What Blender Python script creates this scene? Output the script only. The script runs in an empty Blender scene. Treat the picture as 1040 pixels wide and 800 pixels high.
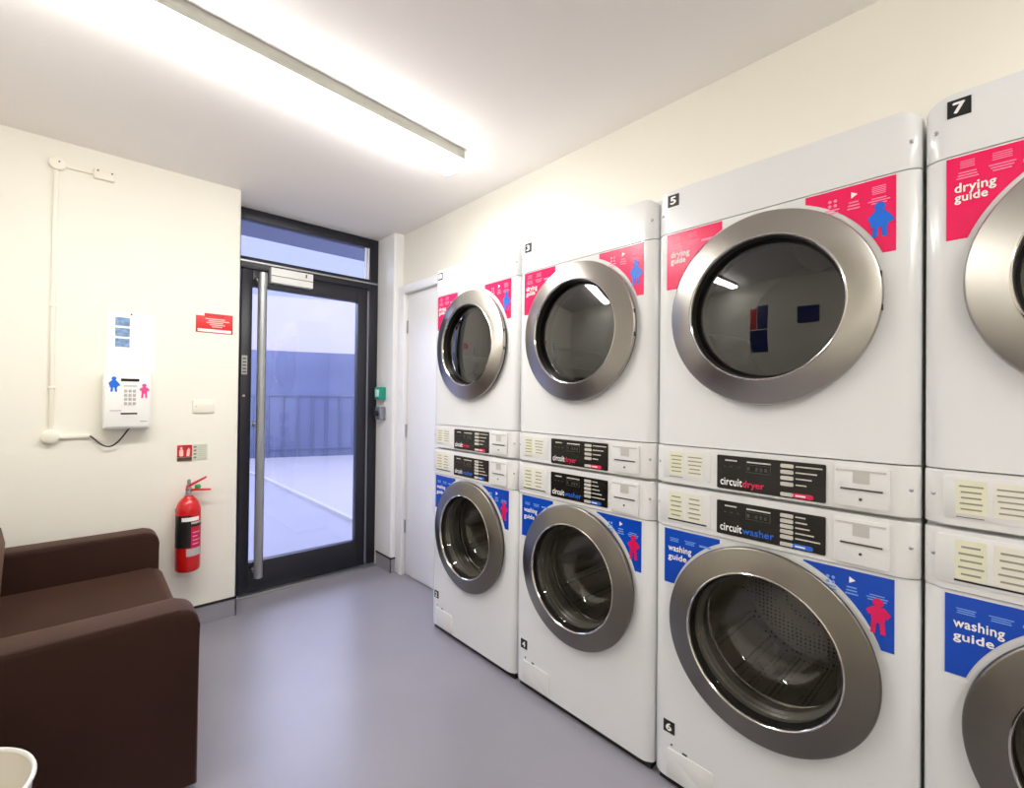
import bpy, bmesh, math, random
from mathutils import Vector, Matrix
random.seed(7)
scene = bpy.context.scene
COL = scene.collection
PI = math.pi

# ------------------------------------------------------------------ materials
def lin(c):
    return tuple(((v / 255) / 12.92 if v / 255 <= 0.04045 else ((v / 255 + 0.055) / 1.055) ** 2.4) for v in c)

def newmat(name):
    m = bpy.data.materials.new(name); m.use_nodes = True
    nt = m.node_tree
    return m, nt, nt.nodes['Principled BSDF']

def pbr(name, rgb, rough=0.5, metal=0.0, spec=0.5, noise=0.0, nscale=20.0, bump=0.0, bscale=200.0, coat=0.0, aniso=None):
    m, nt, p = newmat(name)
    c = lin(rgb)
    p.inputs['Base Color'].default_value = (*c, 1)
    p.inputs['Roughness'].default_value = rough
    p.inputs['Metallic'].default_value = metal
    p.inputs['Specular IOR Level'].default_value = spec
    p.inputs['Coat Weight'].default_value = coat
    tc = nt.nodes.new('ShaderNodeTexCoord')
    if noise > 0:
        n = nt.nodes.new('ShaderNodeTexNoise'); n.inputs['Scale'].default_value = nscale
        n.inputs['Detail'].default_value = 4
        nt.links.new(tc.outputs['Object'], n.inputs['Vector'])
        r = nt.nodes.new('ShaderNodeValToRGB')
        r.color_ramp.elements[0].position = 0.3; r.color_ramp.elements[1].position = 0.7
        r.color_ramp.elements[0].color = (*[v * (1 - noise) for v in c], 1)
        r.color_ramp.elements[1].color = (*[min(1, v * (1 + noise)) for v in c], 1)
        nt.links.new(n.outputs['Fac'], r.inputs['Fac'])
        nt.links.new(r.outputs['Color'], p.inputs['Base Color'])
    if bump > 0:
        n2 = nt.nodes.new('ShaderNodeTexNoise'); n2.inputs['Scale'].default_value = bscale
        nt.links.new(tc.outputs['Object'], n2.inputs['Vector'])
        b = nt.nodes.new('ShaderNodeBump'); b.inputs['Strength'].default_value = bump
        b.inputs['Distance'].default_value = 0.002
        nt.links.new(n2.outputs['Fac'], b.inputs['Height'])
        nt.links.new(b.outputs['Normal'], p.inputs['Normal'])
    if aniso:
        p.inputs['Anisotropic'].default_value = aniso[0]
        t = nt.nodes.new('ShaderNodeTangent'); t.direction_type = 'RADIAL'; t.axis = aniso[1]
        nt.links.new(t.outputs['Tangent'], p.inputs['Tangent'])
    return m

def glass(name, tint, refl_ior=1.45, rough=0.0, extra=0.0):
    m, nt, p = newmat(name)
    nt.nodes.remove(p)
    out = nt.nodes['Material Output']
    tr = nt.nodes.new('ShaderNodeBsdfTransparent'); tr.inputs['Color'].default_value = (*tint, 1)
    gl = nt.nodes.new('ShaderNodeBsdfGlossy'); gl.inputs['Roughness'].default_value = rough
    gl.inputs['Color'].default_value = (1, 1, 1, 1)
    fr = nt.nodes.new('ShaderNodeFresnel'); fr.inputs['IOR'].default_value = refl_ior
    ad = nt.nodes.new('ShaderNodeMath'); ad.operation = 'ADD'; ad.inputs[1].default_value = extra; ad.use_clamp = True
    mx = nt.nodes.new('ShaderNodeMixShader')
    nt.links.new(fr.outputs['Fac'], ad.inputs[0])
    nt.links.new(ad.outputs[0], mx.inputs['Fac'])
    nt.links.new(tr.outputs[0], mx.inputs[1]); nt.links.new(gl.outputs[0], mx.inputs[2])
    nt.links.new(mx.outputs[0], out.inputs['Surface'])
    return m

def emit(name, rgb, strength):
    m, nt, p = newmat(name)
    nt.nodes.remove(p)
    e = nt.nodes.new('ShaderNodeEmission'); e.inputs['Color'].default_value = (*rgb, 1)
    e.inputs['Strength'].default_value = strength
    nt.links.new(e.outputs[0], nt.nodes['Material Output'].inputs['Surface'])
    return m

def drum_material():
    m, nt, p = newmat('perforated_steel')
    p.inputs['Metallic'].default_value = 0.6
    p.inputs['Roughness'].default_value = 0.34
    tc = nt.nodes.new('ShaderNodeTexCoord')
    v = nt.nodes.new('ShaderNodeTexVoronoi'); v.inputs['Scale'].default_value = 70
    v.inputs['Randomness'].default_value = 0.15
    nt.links.new(tc.outputs['Object'], v.inputs['Vector'])
    r = nt.nodes.new('ShaderNodeValToRGB')
    r.color_ramp.elements[0].position = 0.22; r.color_ramp.elements[0].color = (0.03, 0.03, 0.03, 1)
    r.color_ramp.elements[1].position = 0.30; r.color_ramp.elements[1].color = (0.58, 0.56, 0.52, 1)
    nt.links.new(v.outputs['Distance'], r.inputs['Fac'])
    nt.links.new(r.outputs['Color'], p.inputs['Base Color'])
    return m

def floor_material():
    m, nt, p = newmat('vinyl_floor')
    tc = nt.nodes.new('ShaderNodeTexCoord')
    n = nt.nodes.new('ShaderNodeTexNoise'); n.inputs['Scale'].default_value = 1.6; n.inputs['Detail'].default_value = 5
    f = nt.nodes.new('ShaderNodeTexNoise'); f.inputs['Scale'].default_value = 260; f.inputs['Detail'].default_value = 2
    nt.links.new(tc.outputs['Object'], n.inputs['Vector']); nt.links.new(tc.outputs['Object'], f.inputs['Vector'])
    r = nt.nodes.new('ShaderNodeValToRGB')
    r.color_ramp.elements[0].position = 0.3; r.color_ramp.elements[0].color = (*lin((143, 140, 149)), 1)
    r.color_ramp.elements[1].position = 0.75; r.color_ramp.elements[1].color = (*lin((152, 149, 158)), 1)
    nt.links.new(n.outputs['Fac'], r.inputs['Fac'])
    mx = nt.nodes.new('ShaderNodeMixRGB'); mx.blend_type = 'MULTIPLY'; mx.inputs['Fac'].default_value = 0.25
    r2 = nt.nodes.new('ShaderNodeValToRGB')
    r2.color_ramp.elements[0].position = 0.35; r2.color_ramp.elements[0].color = (0.8, 0.8, 0.8, 1)
    r2.color_ramp.elements[1].position = 0.6
    nt.links.new(f.outputs['Fac'], r2.inputs['Fac'])
    nt.links.new(r.outputs['Color'], mx.inputs[1]); nt.links.new(r2.outputs['Color'], mx.inputs[2])
    nt.links.new(mx.outputs[0], p.inputs['Base Color'])
    p.inputs['Roughness'].default_value = 0.30
    b = nt.nodes.new('ShaderNodeBump'); b.inputs['Strength'].default_value = 0.08; b.inputs['Distance'].default_value = 0.002
    nt.links.new(f.outputs['Fac'], b.inputs['Height']); nt.links.new(b.outputs['Normal'], p.inputs['Normal'])
    return m

M = {
    'wall': pbr('cream_paint', (240, 237, 226), 0.7, spec=0.25, noise=0.012, nscale=2.0, bump=0.05, bscale=120),
    'ceil': pbr('ceiling_paint', (240, 236, 234), 0.8, spec=0.2, noise=0.01, nscale=2.0),
    'floor': floor_material(),
    'cove': pbr('grey_vinyl_upstand', (150, 147, 155), 0.45, noise=0.04, nscale=6),
    'black': pbr('black_plastic', (14, 13, 14), 0.4, noise=0.05, nscale=30),
    'panel_black': pbr('gloss_black_panel', (24, 20, 17), 0.25, noise=0.02, nscale=20),
    'frame': pbr('anthracite_powder_coat', (28, 28, 37), 0.38, noise=0.05, nscale=40),
    'enamel': pbr('white_enamel', (231, 232, 233), 0.22, noise=0.008, nscale=3, coat=0.25),
    'fascia': pbr('white_fascia_plastic', (229, 229, 228), 0.35, noise=0.008, nscale=4),
    'casing': pbr('white_casing_steel', (226, 226, 225), 0.4, noise=0.01, nscale=4),
    'plate': pbr('ivory_label_plate', (232, 228, 214), 0.45, noise=0.01, nscale=6),
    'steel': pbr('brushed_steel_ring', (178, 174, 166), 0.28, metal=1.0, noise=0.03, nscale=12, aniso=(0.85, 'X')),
    'chrome': pbr('polished_chrome', (214, 210, 204), 0.12, metal=1.0, noise=0.02, nscale=10),
    'satin': pbr('satin_aluminium', (176, 178, 180), 0.38, metal=0.85, noise=0.03, nscale=30),
    'gasket': pbr('dark_rubber', (30, 28, 26), 0.35, noise=0.05, nscale=30),
    'boot': pbr('grey_rubber_boot', (116, 112, 105), 0.3, noise=0.05, nscale=30),
    'steel_shaded': pbr('shaded_steel_ring', (124, 119, 111), 0.28, metal=1.0, noise=0.03, nscale=12, aniso=(0.85, 'X')),  # washer copy of the ring steel, dark floor reflection put into its colour
    'drum': drum_material(),
    'drum_plain': pbr('plain_drum_steel', (150, 144, 130), 0.45, metal=0.6, noise=0.05, nscale=8),
    'baffle': pbr('grey_drum_baffle', (190, 186, 176), 0.3, metal=0.4, noise=0.04, nscale=30),
    'dglass': glass('smoked_dryer_glass', (0.30, 0.28, 0.24), 1.5, 0.01, 0.05),
    'wglass': glass('washer_glass', (0.86, 0.85, 0.82), 1.5, 0.0, 0.015),
    'door_glass': glass('door_glass', (0.9, 0.93, 0.95), 1.35, 0.0, 0.0),
    'pink': pbr('pink_sticker', (243, 22, 94), 0.22, noise=0.01, nscale=8),
    'blue': pbr('blue_sticker', (8, 72, 188), 0.25, noise=0.01, nscale=8),
    'fig_blue': pbr('blue_figure_ink', (18, 110, 226), 0.3, noise=0.02, nscale=20),
    'fig_pink': pbr('pink_figure_ink', (222, 18, 92), 0.3, noise=0.02, nscale=20),
    'fig_rose': pbr('rose_figure_ink', (228, 66, 138), 0.35, noise=0.02, nscale=20),
    'white_ink': pbr('white_ink', (250, 248, 246), 0.4, noise=0.005, nscale=20),
    'pinkish_ink': pbr('pale_pink_ink', (250, 150, 185), 0.4, noise=0.005, nscale=20),
    'bluish_ink': pbr('pale_blue_ink', (120, 170, 235), 0.4, noise=0.005, nscale=20),
    'grey_ink': pbr('grey_ink', (150, 148, 136), 0.5, noise=0.02, nscale=20),
    'red_ink': pbr('red_ink', (226, 20, 84), 0.35, noise=0.02, nscale=20),
    'blue_ink': pbr('blue_ink', (36, 104, 214), 0.35, noise=0.02, nscale=20),
    'button': pbr('grey_button', (204, 200, 190), 0.35, noise=0.02, nscale=20),
    'yellow': pbr('pale_yellow_label', (231, 229, 203), 0.5, noise=0.02, nscale=20),
    'slot': pbr('slot_dark_grey', (70, 66, 62), 0.4, noise=0.03, nscale=20),  # dark grey for slots, seams, print and small screws
    'line': pbr('recess_shade_grey', (196, 192, 187), 0.5, noise=0.01, nscale=20),
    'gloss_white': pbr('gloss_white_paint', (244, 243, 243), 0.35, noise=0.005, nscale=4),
    'plastic': pbr('white_plastic', (244, 243, 240), 0.38, noise=0.006, nscale=6),
    'wallplastic': pbr('cream_white_plastic', (240, 236, 222), 0.42, noise=0.006, nscale=6),
    'paper': pbr('white_paper', (247, 247, 246), 0.6, noise=0.005, nscale=6),
    'leather': pbr('brown_leatherette', (50, 27, 20), 0.58, spec=0.18, noise=0.10, nscale=5, bump=0.25, bscale=260),
    'red': pbr('red_enamel', (206, 22, 24), 0.28, noise=0.03, nscale=10, coat=0.3),
    'sign_red': pbr('red_sign', (226, 40, 44), 0.45, noise=0.03, nscale=12),
    'magenta': pbr('magenta_label', (198, 22, 84), 0.4, noise=0.03, nscale=20),
    'blacklabel': pbr('black_label', (26, 26, 25), 0.4, noise=0.03, nscale=20),
    'silver_label': pbr('grey_label', (186, 184, 180), 0.45, noise=0.03, nscale=20),
    'green': pbr('green_plastic', (10, 150, 124), 0.3, noise=0.02, nscale=20),
    'greenpale': pbr('pale_green_button', (190, 240, 232), 0.3, noise=0.02, nscale=20),
    'greentag': pbr('green_tag', (40, 150, 80), 0.4, noise=0.02, nscale=20),
    'greymetal': pbr('grey_metal', (138, 138, 148), 0.4, metal=0.4, noise=0.03, nscale=20),
    'spine': pbr('backlit_grey_body', (168, 168, 158), 0.5, noise=0.01, nscale=6),  # white batten body, its backlit side painted into the grey
    'dark': pbr('dark_gap', (60, 58, 54), 0.6, noise=0.02, nscale=10),
    'tube': emit('diffuser_glow', (1.0, 0.985, 0.95), 31.0),
    'ext_ground': pbr('pale_paving', (122, 116, 118), 0.5, noise=0.03, nscale=1.2),
    'ext_road': pbr('pale_road', (113, 109, 113), 0.4, noise=0.05, nscale=1.0),
    'ext_kerb': pbr('white_line', (133,128,128), 0.5, noise=0.01, nscale=4),
    'ext_white': pbr('white_render', (130, 122, 120), 0.6, noise=0.01, nscale=1),
    'ext_blue': pbr('blue_panelling', (64, 68, 90), 0.25, noise=0.16, nscale=0.9),
    'ext_bluedark': pbr('dark_blue_bars', (56,62,84), 0.35, noise=0.05, nscale=3),
    'ext_upper': pbr('grey_blue_render', (104, 104, 113), 0.6, noise=0.01, nscale=1),
    'soffit': pbr('blue_grey_soffit', (92, 98, 118), 0.5, noise=0.03, nscale=2),
    'bin': pbr('white_bin_plastic', (226, 220, 208), 0.35, noise=0.01, nscale=6),
    'poster_a': pbr('dark_blue_poster', (24, 44, 110), 0.4, noise=0.1, nscale=5),
    'poster_b': pbr('red_poster', (190, 30, 40), 0.4, noise=0.1, nscale=5),
}

_p = M['leather'].node_tree.nodes['Principled BSDF']
_p.inputs['Sheen Weight'].default_value = 0.27; _p.inputs['Sheen Roughness'].default_value = 0.45
_p.inputs['Sheen Tint'].default_value = (0.62, 0.38, 0.27, 1)
# ------------------------------------------------------------------ mesh helpers
def bm_mesh(name, bm, mat, parent=None, smooth=40, mats=None):
    bmesh.ops.recalc_face_normals(bm, faces=bm.faces[:])
    me = bpy.data.meshes.new(name); bm.to_mesh(me); bm.free()
    for m in (mats or [mat]): me.materials.append(m)
    if smooth:
        me.shade_smooth(); me.set_sharp_from_angle(angle=math.radians(smooth))
    o = bpy.data.objects.new(name, me); COL.objects.link(o)
    if parent: o.parent = parent
    return o

def box(bm, x0, x1, y0, y1, z0, z1, bevel=0.0, seg=2, mi=0):
    tmp = bmesh.new()
    vs = [tmp.verts.new((x, y, z)) for x in (x0, x1) for y in (y0, y1) for z in (z0, z1)]
    for f in ((0, 1, 3, 2), (4, 6, 7, 5), (0, 4, 5, 1), (2, 3, 7, 6), (0, 2, 6, 4), (1, 5, 7, 3)):
        tmp.faces.new([vs[i] for i in f])
    if bevel > 0:
        bmesh.ops.bevel(tmp, geom=tmp.edges[:], offset=bevel, segments=seg, profile=0.5, affect='EDGES', clamp_overlap=True)
    merge(bm, tmp, mi)

def merge(bm, tmp, mi=0, mat=None):
    bmesh.ops.recalc_face_normals(tmp, faces=tmp.faces[:])
    me = bpy.data.meshes.new('tmp')
    for f in tmp.faces: f.material_index = mi
    if mat is not None: bmesh.ops.transform(tmp, matrix=mat, verts=tmp.verts[:])
    tmp.to_mesh(me); tmp.free()
    bm.from_mesh(me); bpy.data.meshes.remove(me)

def prism(bm, poly, axis, a0, a1, bevel=0.0, seg=2, mi=0):
    """poly = 2D points; axis 'x': (y,z) / 'y': (x,z) / 'z': (x,y)"""
    def P(p, a):
        return (a, p[0], p[1]) if axis == 'x' else (p[0], a, p[1]) if axis == 'y' else (p[0], p[1], a)
    tmp = bmesh.new()
    lo = [tmp.verts.new(P(p, a0)) for p in poly]; hi = [tmp.verts.new(P(p, a1)) for p in poly]
    n = len(poly)
    tmp.faces.new(lo); tmp.faces.new(hi[::-1])
    for i in range(n): tmp.faces.new((lo[i], lo[(i + 1) % n], hi[(i + 1) % n], hi[i]))
    if bevel > 0:
        es = [e for e in tmp.edges if (e.verts[0] in lo and e.verts[1] in lo) or (e.verts[0] in hi and e.verts[1] in hi)]
        bmesh.ops.bevel(tmp, geom=es, offset=bevel, segments=seg, profile=0.5, affect='EDGES', clamp_overlap=True)
    merge(bm, tmp, mi)

def lathe(bm, prof, axis='x', center=(0, 0, 0), seg=96, mi=0, a0=0.0, a1=2 * PI, closed=False):
    """prof = list of (axial, radius)."""
    tmp = bmesh.new()
    full = abs(a1 - a0 - 2 * PI) < 1e-6
    n = seg if full else seg + 1
    rings = []
    for (t, r) in prof:
        if r < 1e-6 and full:
            p = (t, 0, 0) if axis == 'x' else (0, 0, t) if axis == 'z' else (0, t, 0)
            rings.append([tmp.verts.new([p[k] + center[k] for k in range(3)])])
            continue
        ring = []
        for i in range(n):
            a = a0 + (a1 - a0) * i / seg
            c, s = r * math.cos(a), r * math.sin(a)
            p = (t, c, s) if axis == 'x' else (c, s, t) if axis == 'z' else (c, t, s)
            ring.append(tmp.verts.new([p[k] + center[k] for k in range(3)]))
        rings.append(ring)
    pairs = list(zip(rings[:-1], rings[1:]))
    if closed: pairs.append((rings[-1], rings[0]))
    for A, B in pairs:
        m = n if full else n - 1
        for i in range(m):
            j = (i + 1) % n
            if len(A) == 1 and len(B) == 1: continue
            if len(A) == 1: tmp.faces.new((A[0], B[i], B[j]))
            elif len(B) == 1: tmp.faces.new((A[i], A[j], B[0]))
            else: tmp.faces.new((A[i], A[j], B[j], B[i]))
    merge(bm, tmp, mi)

def tube(bm, pts, r, seg=10, mi=0):
    tmp = bmesh.new()
    pts = [Vector(p) for p in pts]; rings = []
    up = Vector((0.123, 0.456, 0.88)).normalized()
    for i, p in enumerate(pts):
        d = (pts[min(i + 1, len(pts) - 1)] - pts[max(i - 1, 0)]).normalized()
        a = d.cross(up).normalized(); b = d.cross(a).normalized()
        rings.append([tmp.verts.new(p + r * (math.cos(2 * PI * k / seg) * a + math.sin(2 * PI * k / seg) * b)) for k in range(seg)])
    for A, B in zip(rings[:-1], rings[1:]):
        for k in range(seg): tmp.faces.new((A[k], A[(k + 1) % seg], B[(k + 1) % seg], B[k]))
    tmp.faces.new(rings[0]); tmp.faces.new(rings[-1][::-1])
    merge(bm, tmp, mi)

def rrect(u0, u1, z0, z1, r, n=5):
    pts = []
    for (cx, cz, a) in ((u1 - r, z1 - r, 0), (u0 + r, z1 - r, PI / 2), (u0 + r, z0 + r, PI), (u1 - r, z0 + r, 1.5 * PI)):
        for k in range(n + 1):
            t = a + PI / 2 * k / n
            pts.append((cx + r * math.cos(t), cz + r * math.sin(t)))
    return pts

def boolean(o, cutter):
    md = o.modifiers.new('cut', 'BOOLEAN'); md.operation = 'DIFFERENCE'; md.object = cutter; md.solver = 'EXACT'
    dg = bpy.context.evaluated_depsgraph_get(); dg.update()
    me = bpy.data.meshes.new_from_object(o.evaluated_get(dg))
    o.modifiers.clear(); old = o.data; o.data = me; me.name = old.name
    me.shade_smooth(); me.set_sharp_from_angle(angle=math.radians(35))

BASIS_X = Matrix(((0, 0, -1), (-1, 0, 0), (0, 1, 0)))   # reads towards -y, faces -x
BASIS_Y = Matrix(((1, 0, 0), (0, 0, -1), (0, 1, 0)))    # reads towards +x, faces -y

def text(name, body, mat, parent, origin, basis, w, h, bold=0.0, depth=0.0006, spacing=1.0, shear=0.0):
    cu = bpy.data.curves.new('t', 'FONT'); cu.body = body; cu.size = 1.0; cu.offset = 0.0
    cu.extrude = 0.0; cu.space_character = spacing; cu.shear = shear; cu.resolution_u = 3
    to = bpy.data.objects.new('t', cu); COL.objects.link(to)
    dg = bpy.context.evaluated_depsgraph_get(); dg.update()
    me = bpy.data.meshes.new_from_object(to.evaluated_get(dg))
    bpy.data.objects.remove(to); bpy.data.curves.remove(cu)
    xs = [v.co.x for v in me.vertices]; ys = [v.co.y for v in me.vertices]
    sx = w / (max(xs) - min(xs)); sy = h / (max(ys) - min(ys)) if h else sx
    bm = bmesh.new()
    for q, (ex, ey) in enumerate(((0, 0), (bold, 0), (-bold, 0), (0, bold), (0, -bold))):       # heavier strokes
        k = len(bm.verts); bm.from_mesh(me); bm.verts.ensure_lookup_table()
        for v in bm.verts[k:]: v.co.x += ex; v.co.y += ey; v.co.z = q * 0.00012
        if bold == 0: break
    bpy.data.meshes.remove(me)
    x0, y0 = min(xs), min(ys)
    for v in bm.verts:
        v.co = Vector(origin) + basis @ Vector(((v.co.x - x0) * sx, (v.co.y - y0) * sy, depth + v.co.z))
    bm2 = bm
    me = bpy.data.meshes.new(name); bm2.to_mesh(me); bm2.free(); me.materials.append(mat)
    o = bpy.data.objects.new(name, me); COL.objects.link(o); o.parent = parent
    return o

def setp(o, label=None, cat=None, group=None, kind=None):
    if label: o['label'] = label
    if cat: o['category'] = cat
    if group: o['group'] = group
    if kind: o['kind'] = kind
    return o

def thing(name, label, cat, loc=(0, 0, 0), group=None, rotz=0):
    o = bpy.data.objects.new(name, None); COL.objects.link(o)
    o.empty_display_size = 0.1
    o.location = loc; o.rotation_euler = (0, 0, rotz)
    return setp(o, label, cat, group)

def struct(name, bm, mat, parent=None, label=None, cat=None, smooth=40):
    o = bm_mesh(name, bm, mat, parent, smooth)
    if parent is None: setp(o, label, cat, None, 'structure')
    return o

# ------------------------------------------------------------------ room dimensions (metres)
CEIL = 2.45
XL, XR = -0.70, 1.71
YW, YD, YB = 3.046, 3.298, -2.3
PX = 1.637           # right reveal of the entrance
WX = 0.656           # left reveal of the entrance
FX = 1.427           # front plane of the machines
W = 0.683
Y0 = 0.149

bm = bmesh.new(); box(bm, XL - 0.1, 2.35, YB - 0.1, 3.40, -0.08, 0.0)
struct('floor', bm, M['floor'], label='grey lavender vinyl floor of the laundry room', cat='floor')
bm = bmesh.new(); box(bm, XL - 0.1, 2.35, YB - 0.1, 3.36, CEIL, CEIL + 0.1)
struct('ceiling', bm, M['ceil'], label='plain off-white ceiling over the whole room', cat='ceiling')

bm = bmesh.new()
prism(bm, [(XL - 0.1, YW), (WX - 0.008, YW), (WX, YW + 0.008), (WX, 3.36), (XL - 0.1, 3.36)], 'z', 0, CEIL)
struct('wall_front', bm, M['wall'], label='cream wall left of the entrance carrying the card reader', cat='wall')
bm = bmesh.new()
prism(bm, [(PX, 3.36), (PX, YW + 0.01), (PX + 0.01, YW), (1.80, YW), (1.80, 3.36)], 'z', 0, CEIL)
struct('wall_pillar', bm, M['gloss_white'], label='narrow wall return, whitened for daylight, right of the entrance', cat='wall')  # whiter paint carries the daylight that falls on the reveal
bm = bmesh.new(); box(bm, XL - 0.1, XL, YB, YW, 0, CEIL)
struct('wall_left', bm, M['wall'], label='cream wall behind the brown sofa', cat='wall')
bm = bmesh.new(); box(bm, XL - 0.1, 2.35, YB - 0.1, YB, 0, CEIL)
struct('wall_back', bm, M['wall'], label='cream wall at the rear of the room', cat='wall')
YA0, YA1 = Y0 - W - 0.01, Y0 + 3 * W + 0.004
ZA = 1.975
bm = bmesh.new()
box(bm, XR, 2.35, YA1, YW, 0, CEIL)
box(bm, XR, 2.35, YB, YA0, 0, CEIL)
box(bm, XR, 2.35, YA0, YA1, ZA, CEIL)
box(bm, 2.25, 2.35, YA0, YA1, 0, ZA)
struct('wall_right', bm, M['wall'], label='cream wall above and behind the stacked machines', cat='wall')

# cove skirtings (upstand + black cap)
def skirting(name, label, boxes, caps):
    bm = bmesh.new()
    for b in boxes: box(bm, *b)
    o = struct(name, bm, M['cove'], label=label, cat='baseboard')
    bm = bmesh.new()
    for c in caps: box(bm, *c)
    bm_mesh('cap_strip', bm, M['black'], o)['label'] = 'black cap strip'
skirting('baseboard_front', 'grey coved skirting with black cap under the cream wall',
         [(XL, WX + 0.004, YW - 0.004, YW + 0.001, 0, 0.098), (WX - 0.001, WX + 0.004, YW - 0.004, YD - 0.02, 0, 0.098)],
         [(XL, WX + 0.007, YW - 0.008, YW + 0.001, 0.098, 0.109), (WX - 0.001, WX + 0.007, YW - 0.008, YD - 0.02, 0.098, 0.109)])
skirting('baseboard_right', 'grey coved skirting with black cap around the entrance return',
         [(PX - 0.004, PX + 0.001, YW - 0.004, YD - 0.03, 0, 0.098), (PX - 0.004, 1.668, YW - 0.004, YW + 0.001, 0, 0.098)],
         [(PX - 0.007, PX + 0.001, YW - 0.007, YD - 0.03, 0.098, 0.108), (PX - 0.007, 1.668, YW - 0.007, YW + 0.001, 0.098, 0.108)])
bm = bmesh.new(); box(bm, XL, XL + 0.005, YB, YW - 0.01, 0, 0.1)
struct('baseboard_left', bm, M['cove'], label='grey coved skirting behind the sofa', cat='baseboard')

# ------------------------------------------------------------------ entrance door
d = thing('door_1', 'dark framed glazed entrance door with transom window above', 'door', (1.15, YD, 0)); d['kind'] = 'structure'
ox = 1.15
def dx(x): return x - ox
bm = bmesh.new()
box(bm, dx(WX), dx(0.712), 0.0, 0.06, 0.0, CEIL, 0.003)
box(bm, dx(1.572), dx(PX), 0.0, 0.06, 0.0, CEIL, 0.003)
box(bm, dx(0.712), dx(1.572), 0.0, 0.06, 2.382, CEIL, 0.003)
box(bm, dx(0.712), dx(1.572), -0.004, 0.06, 2.068, 2.142, 0.003)
bm_mesh('door_frame', bm, M['frame'], d)
bm = bmesh.new()   # thin light bead on top of the transom bar and beside the pane
box(bm, dx(0.690), dx(PX - 0.01), -0.012, -0.003, 2.109, 2.118)
bm_mesh('transom_bead', bm, M['satin'], d)['label'] = 'pale metal bead on the transom bar'
bm = bmesh.new()
box(bm, dx(1.535), dx(1.545), 0.004, 0.02, 2.145, 2.378); box(bm, dx(1.556), dx(1.566), 0.004, 0.02, 2.145, 2.378)
bm_mesh('glazing_bead', bm, M['gloss_white'], d)['label'] = 'white glazing bead'
bm = bmesh.new(); box(bm, dx(0.705), dx(1.572), 0.028, 0.034, 2.135, 2.385)
bm_mesh('transom_pane', bm, M['door_glass'], d)
leaf = bmesh.new()
xl, xr, g0, g1, gz0, gz1 = 0.716, 1.556, 0.778, 1.476, 0.205, 1.958
box(leaf, dx(xl), dx(g0), -0.012, 0.04, 0.018, 2.062, 0.003)
box(leaf, dx(g1), dx(xr), -0.012, 0.04, 0.018, 2.062, 0.003)
box(leaf, dx(g0), dx(g1), -0.012, 0.04, 0.018, gz0, 0.003)
box(leaf, dx(g0), dx(g1), -0.012, 0.04, gz1, 2.062, 0.003)
lo = bm_mesh('door_leaf', leaf, M['frame'], d)
bm = bmesh.new(); box(bm, dx(g0 - 0.005), dx(g1 + 0.005), 0.01, 0.018, gz0 - 0.005, gz1 + 0.005)
bm_mesh('glass_pane', bm, M['door_glass'], lo)
bm = bmesh.new(); box(bm, dx(1.545), dx(1.556), -0.022, -0.011, 0.03, 2.05, 0.003)
bm_mesh('edge_strip', bm, M['greymetal'], lo)
bm = bmesh.new(); box(bm, dx(WX + 0.03), dx(PX - 0.01), -0.05, 0.05, 0.0, 0.014, 0.004)
bm_mesh('threshold', bm, M['satin'], d)['label'] = 'pale metal threshold strip'
bm = bmesh.new()
tube(bm, [(dx(0.818), -0.08, 0.125), (dx(0.818), -0.08, 2.035)], 0.026, 24)
h = bm_mesh('pull_handle', bm, M['satin'], d); h['label'] = 'full-height satin metal pull bar'
for zz in (0.165, 1.08, 1.99):
    bm = bmesh.new(); lathe(bm, [(-0.07, 0.0), (-0.07, 0.013), (-0.012, 0.013), (-0.012, 0.02), (-0.01, 0.0)], 'y', (dx(0.80), 0, zz), 16)
    bm_mesh('handle_mount', bm, M['satin'], h)
bm = bmesh.new(); box(bm, dx(0.872), dx(1.135), -0.06, -0.010, 1.992, 2.088, 0.004)
c = bm_mesh('door_closer', bm, M['plastic'], d); c['label'] = 'pale closer box on the top rail'
bm = bmesh.new()
box(bm, dx(0.874), dx(1.133), -0.0615, -0.059, 2.034, 2.038); box(bm, dx(1.085), dx(1.093), -0.0618, -0.059, 2.055, 2.078)
bm_mesh('seam_line', bm, M['slot'], c)
bm = bmesh.new(); box(bm, dx(0.722), dx(0.754), -0.0145, -0.0115, 1.395, 1.515, 0.001)
p = bm_mesh('notice_plate', bm, M['silver_label'], d); p['label'] = 'small silver printed plate on the left stile'
bm = bmesh.new()
for k in range(5): box(bm, dx(0.728), dx(0.748), -0.0152, -0.0143, 1.407 + k * 0.021, 1.415 + k * 0.021)
bm_mesh('printed_lines', bm, M['slot'], p)
bm = bmesh.new(); lathe(bm, [(-0.02, 0.0), (-0.02, 0.008), (-0.012, 0.009), (-0.011, 0.0)], 'y', (dx(0.735), 0, 1.262), 16)
bm_mesh('keyhole', bm, M['chrome'], d)

# green release box and grey key switch on the reveal
t = thing('exit_release_box', 'green square release box on the reveal beside the door frame', 'switch', (PX, 3.19, 1.245))
bm = bmesh.new(); box(bm, -0.05, 0.0, -0.043, 0.043, 0.0, 0.09, 0.006); bm_mesh('housing', bm, M['green'], t)
bm = bmesh.new(); box(bm, -0.056, -0.046, -0.026, 0.026, 0.018, 0.072, 0.004); bm_mesh('push_plate', bm, M['greenpale'], t)['label'] = 'pale push plate'
t = thing('key_switch', 'grey key switch below the green release box', 'switch', (PX, 3.19, 1.095))
bm = bmesh.new(); box(bm, -0.045, 0.0, -0.04, 0.04, 0.0, 0.095, 0.006); bm_mesh('housing', bm, M['greymetal'], t)
bm = bmesh.new(); lathe(bm, [(-0.066, 0.0), (-0.066, 0.017), (-0.05, 0.02), (-0.043, 0.02), (-0.042, 0.0)], 'x', (0, 0, 0.047), 24)
bm_mesh('knob', bm, M['black'], t)['label'] = 'black knob'

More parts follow.
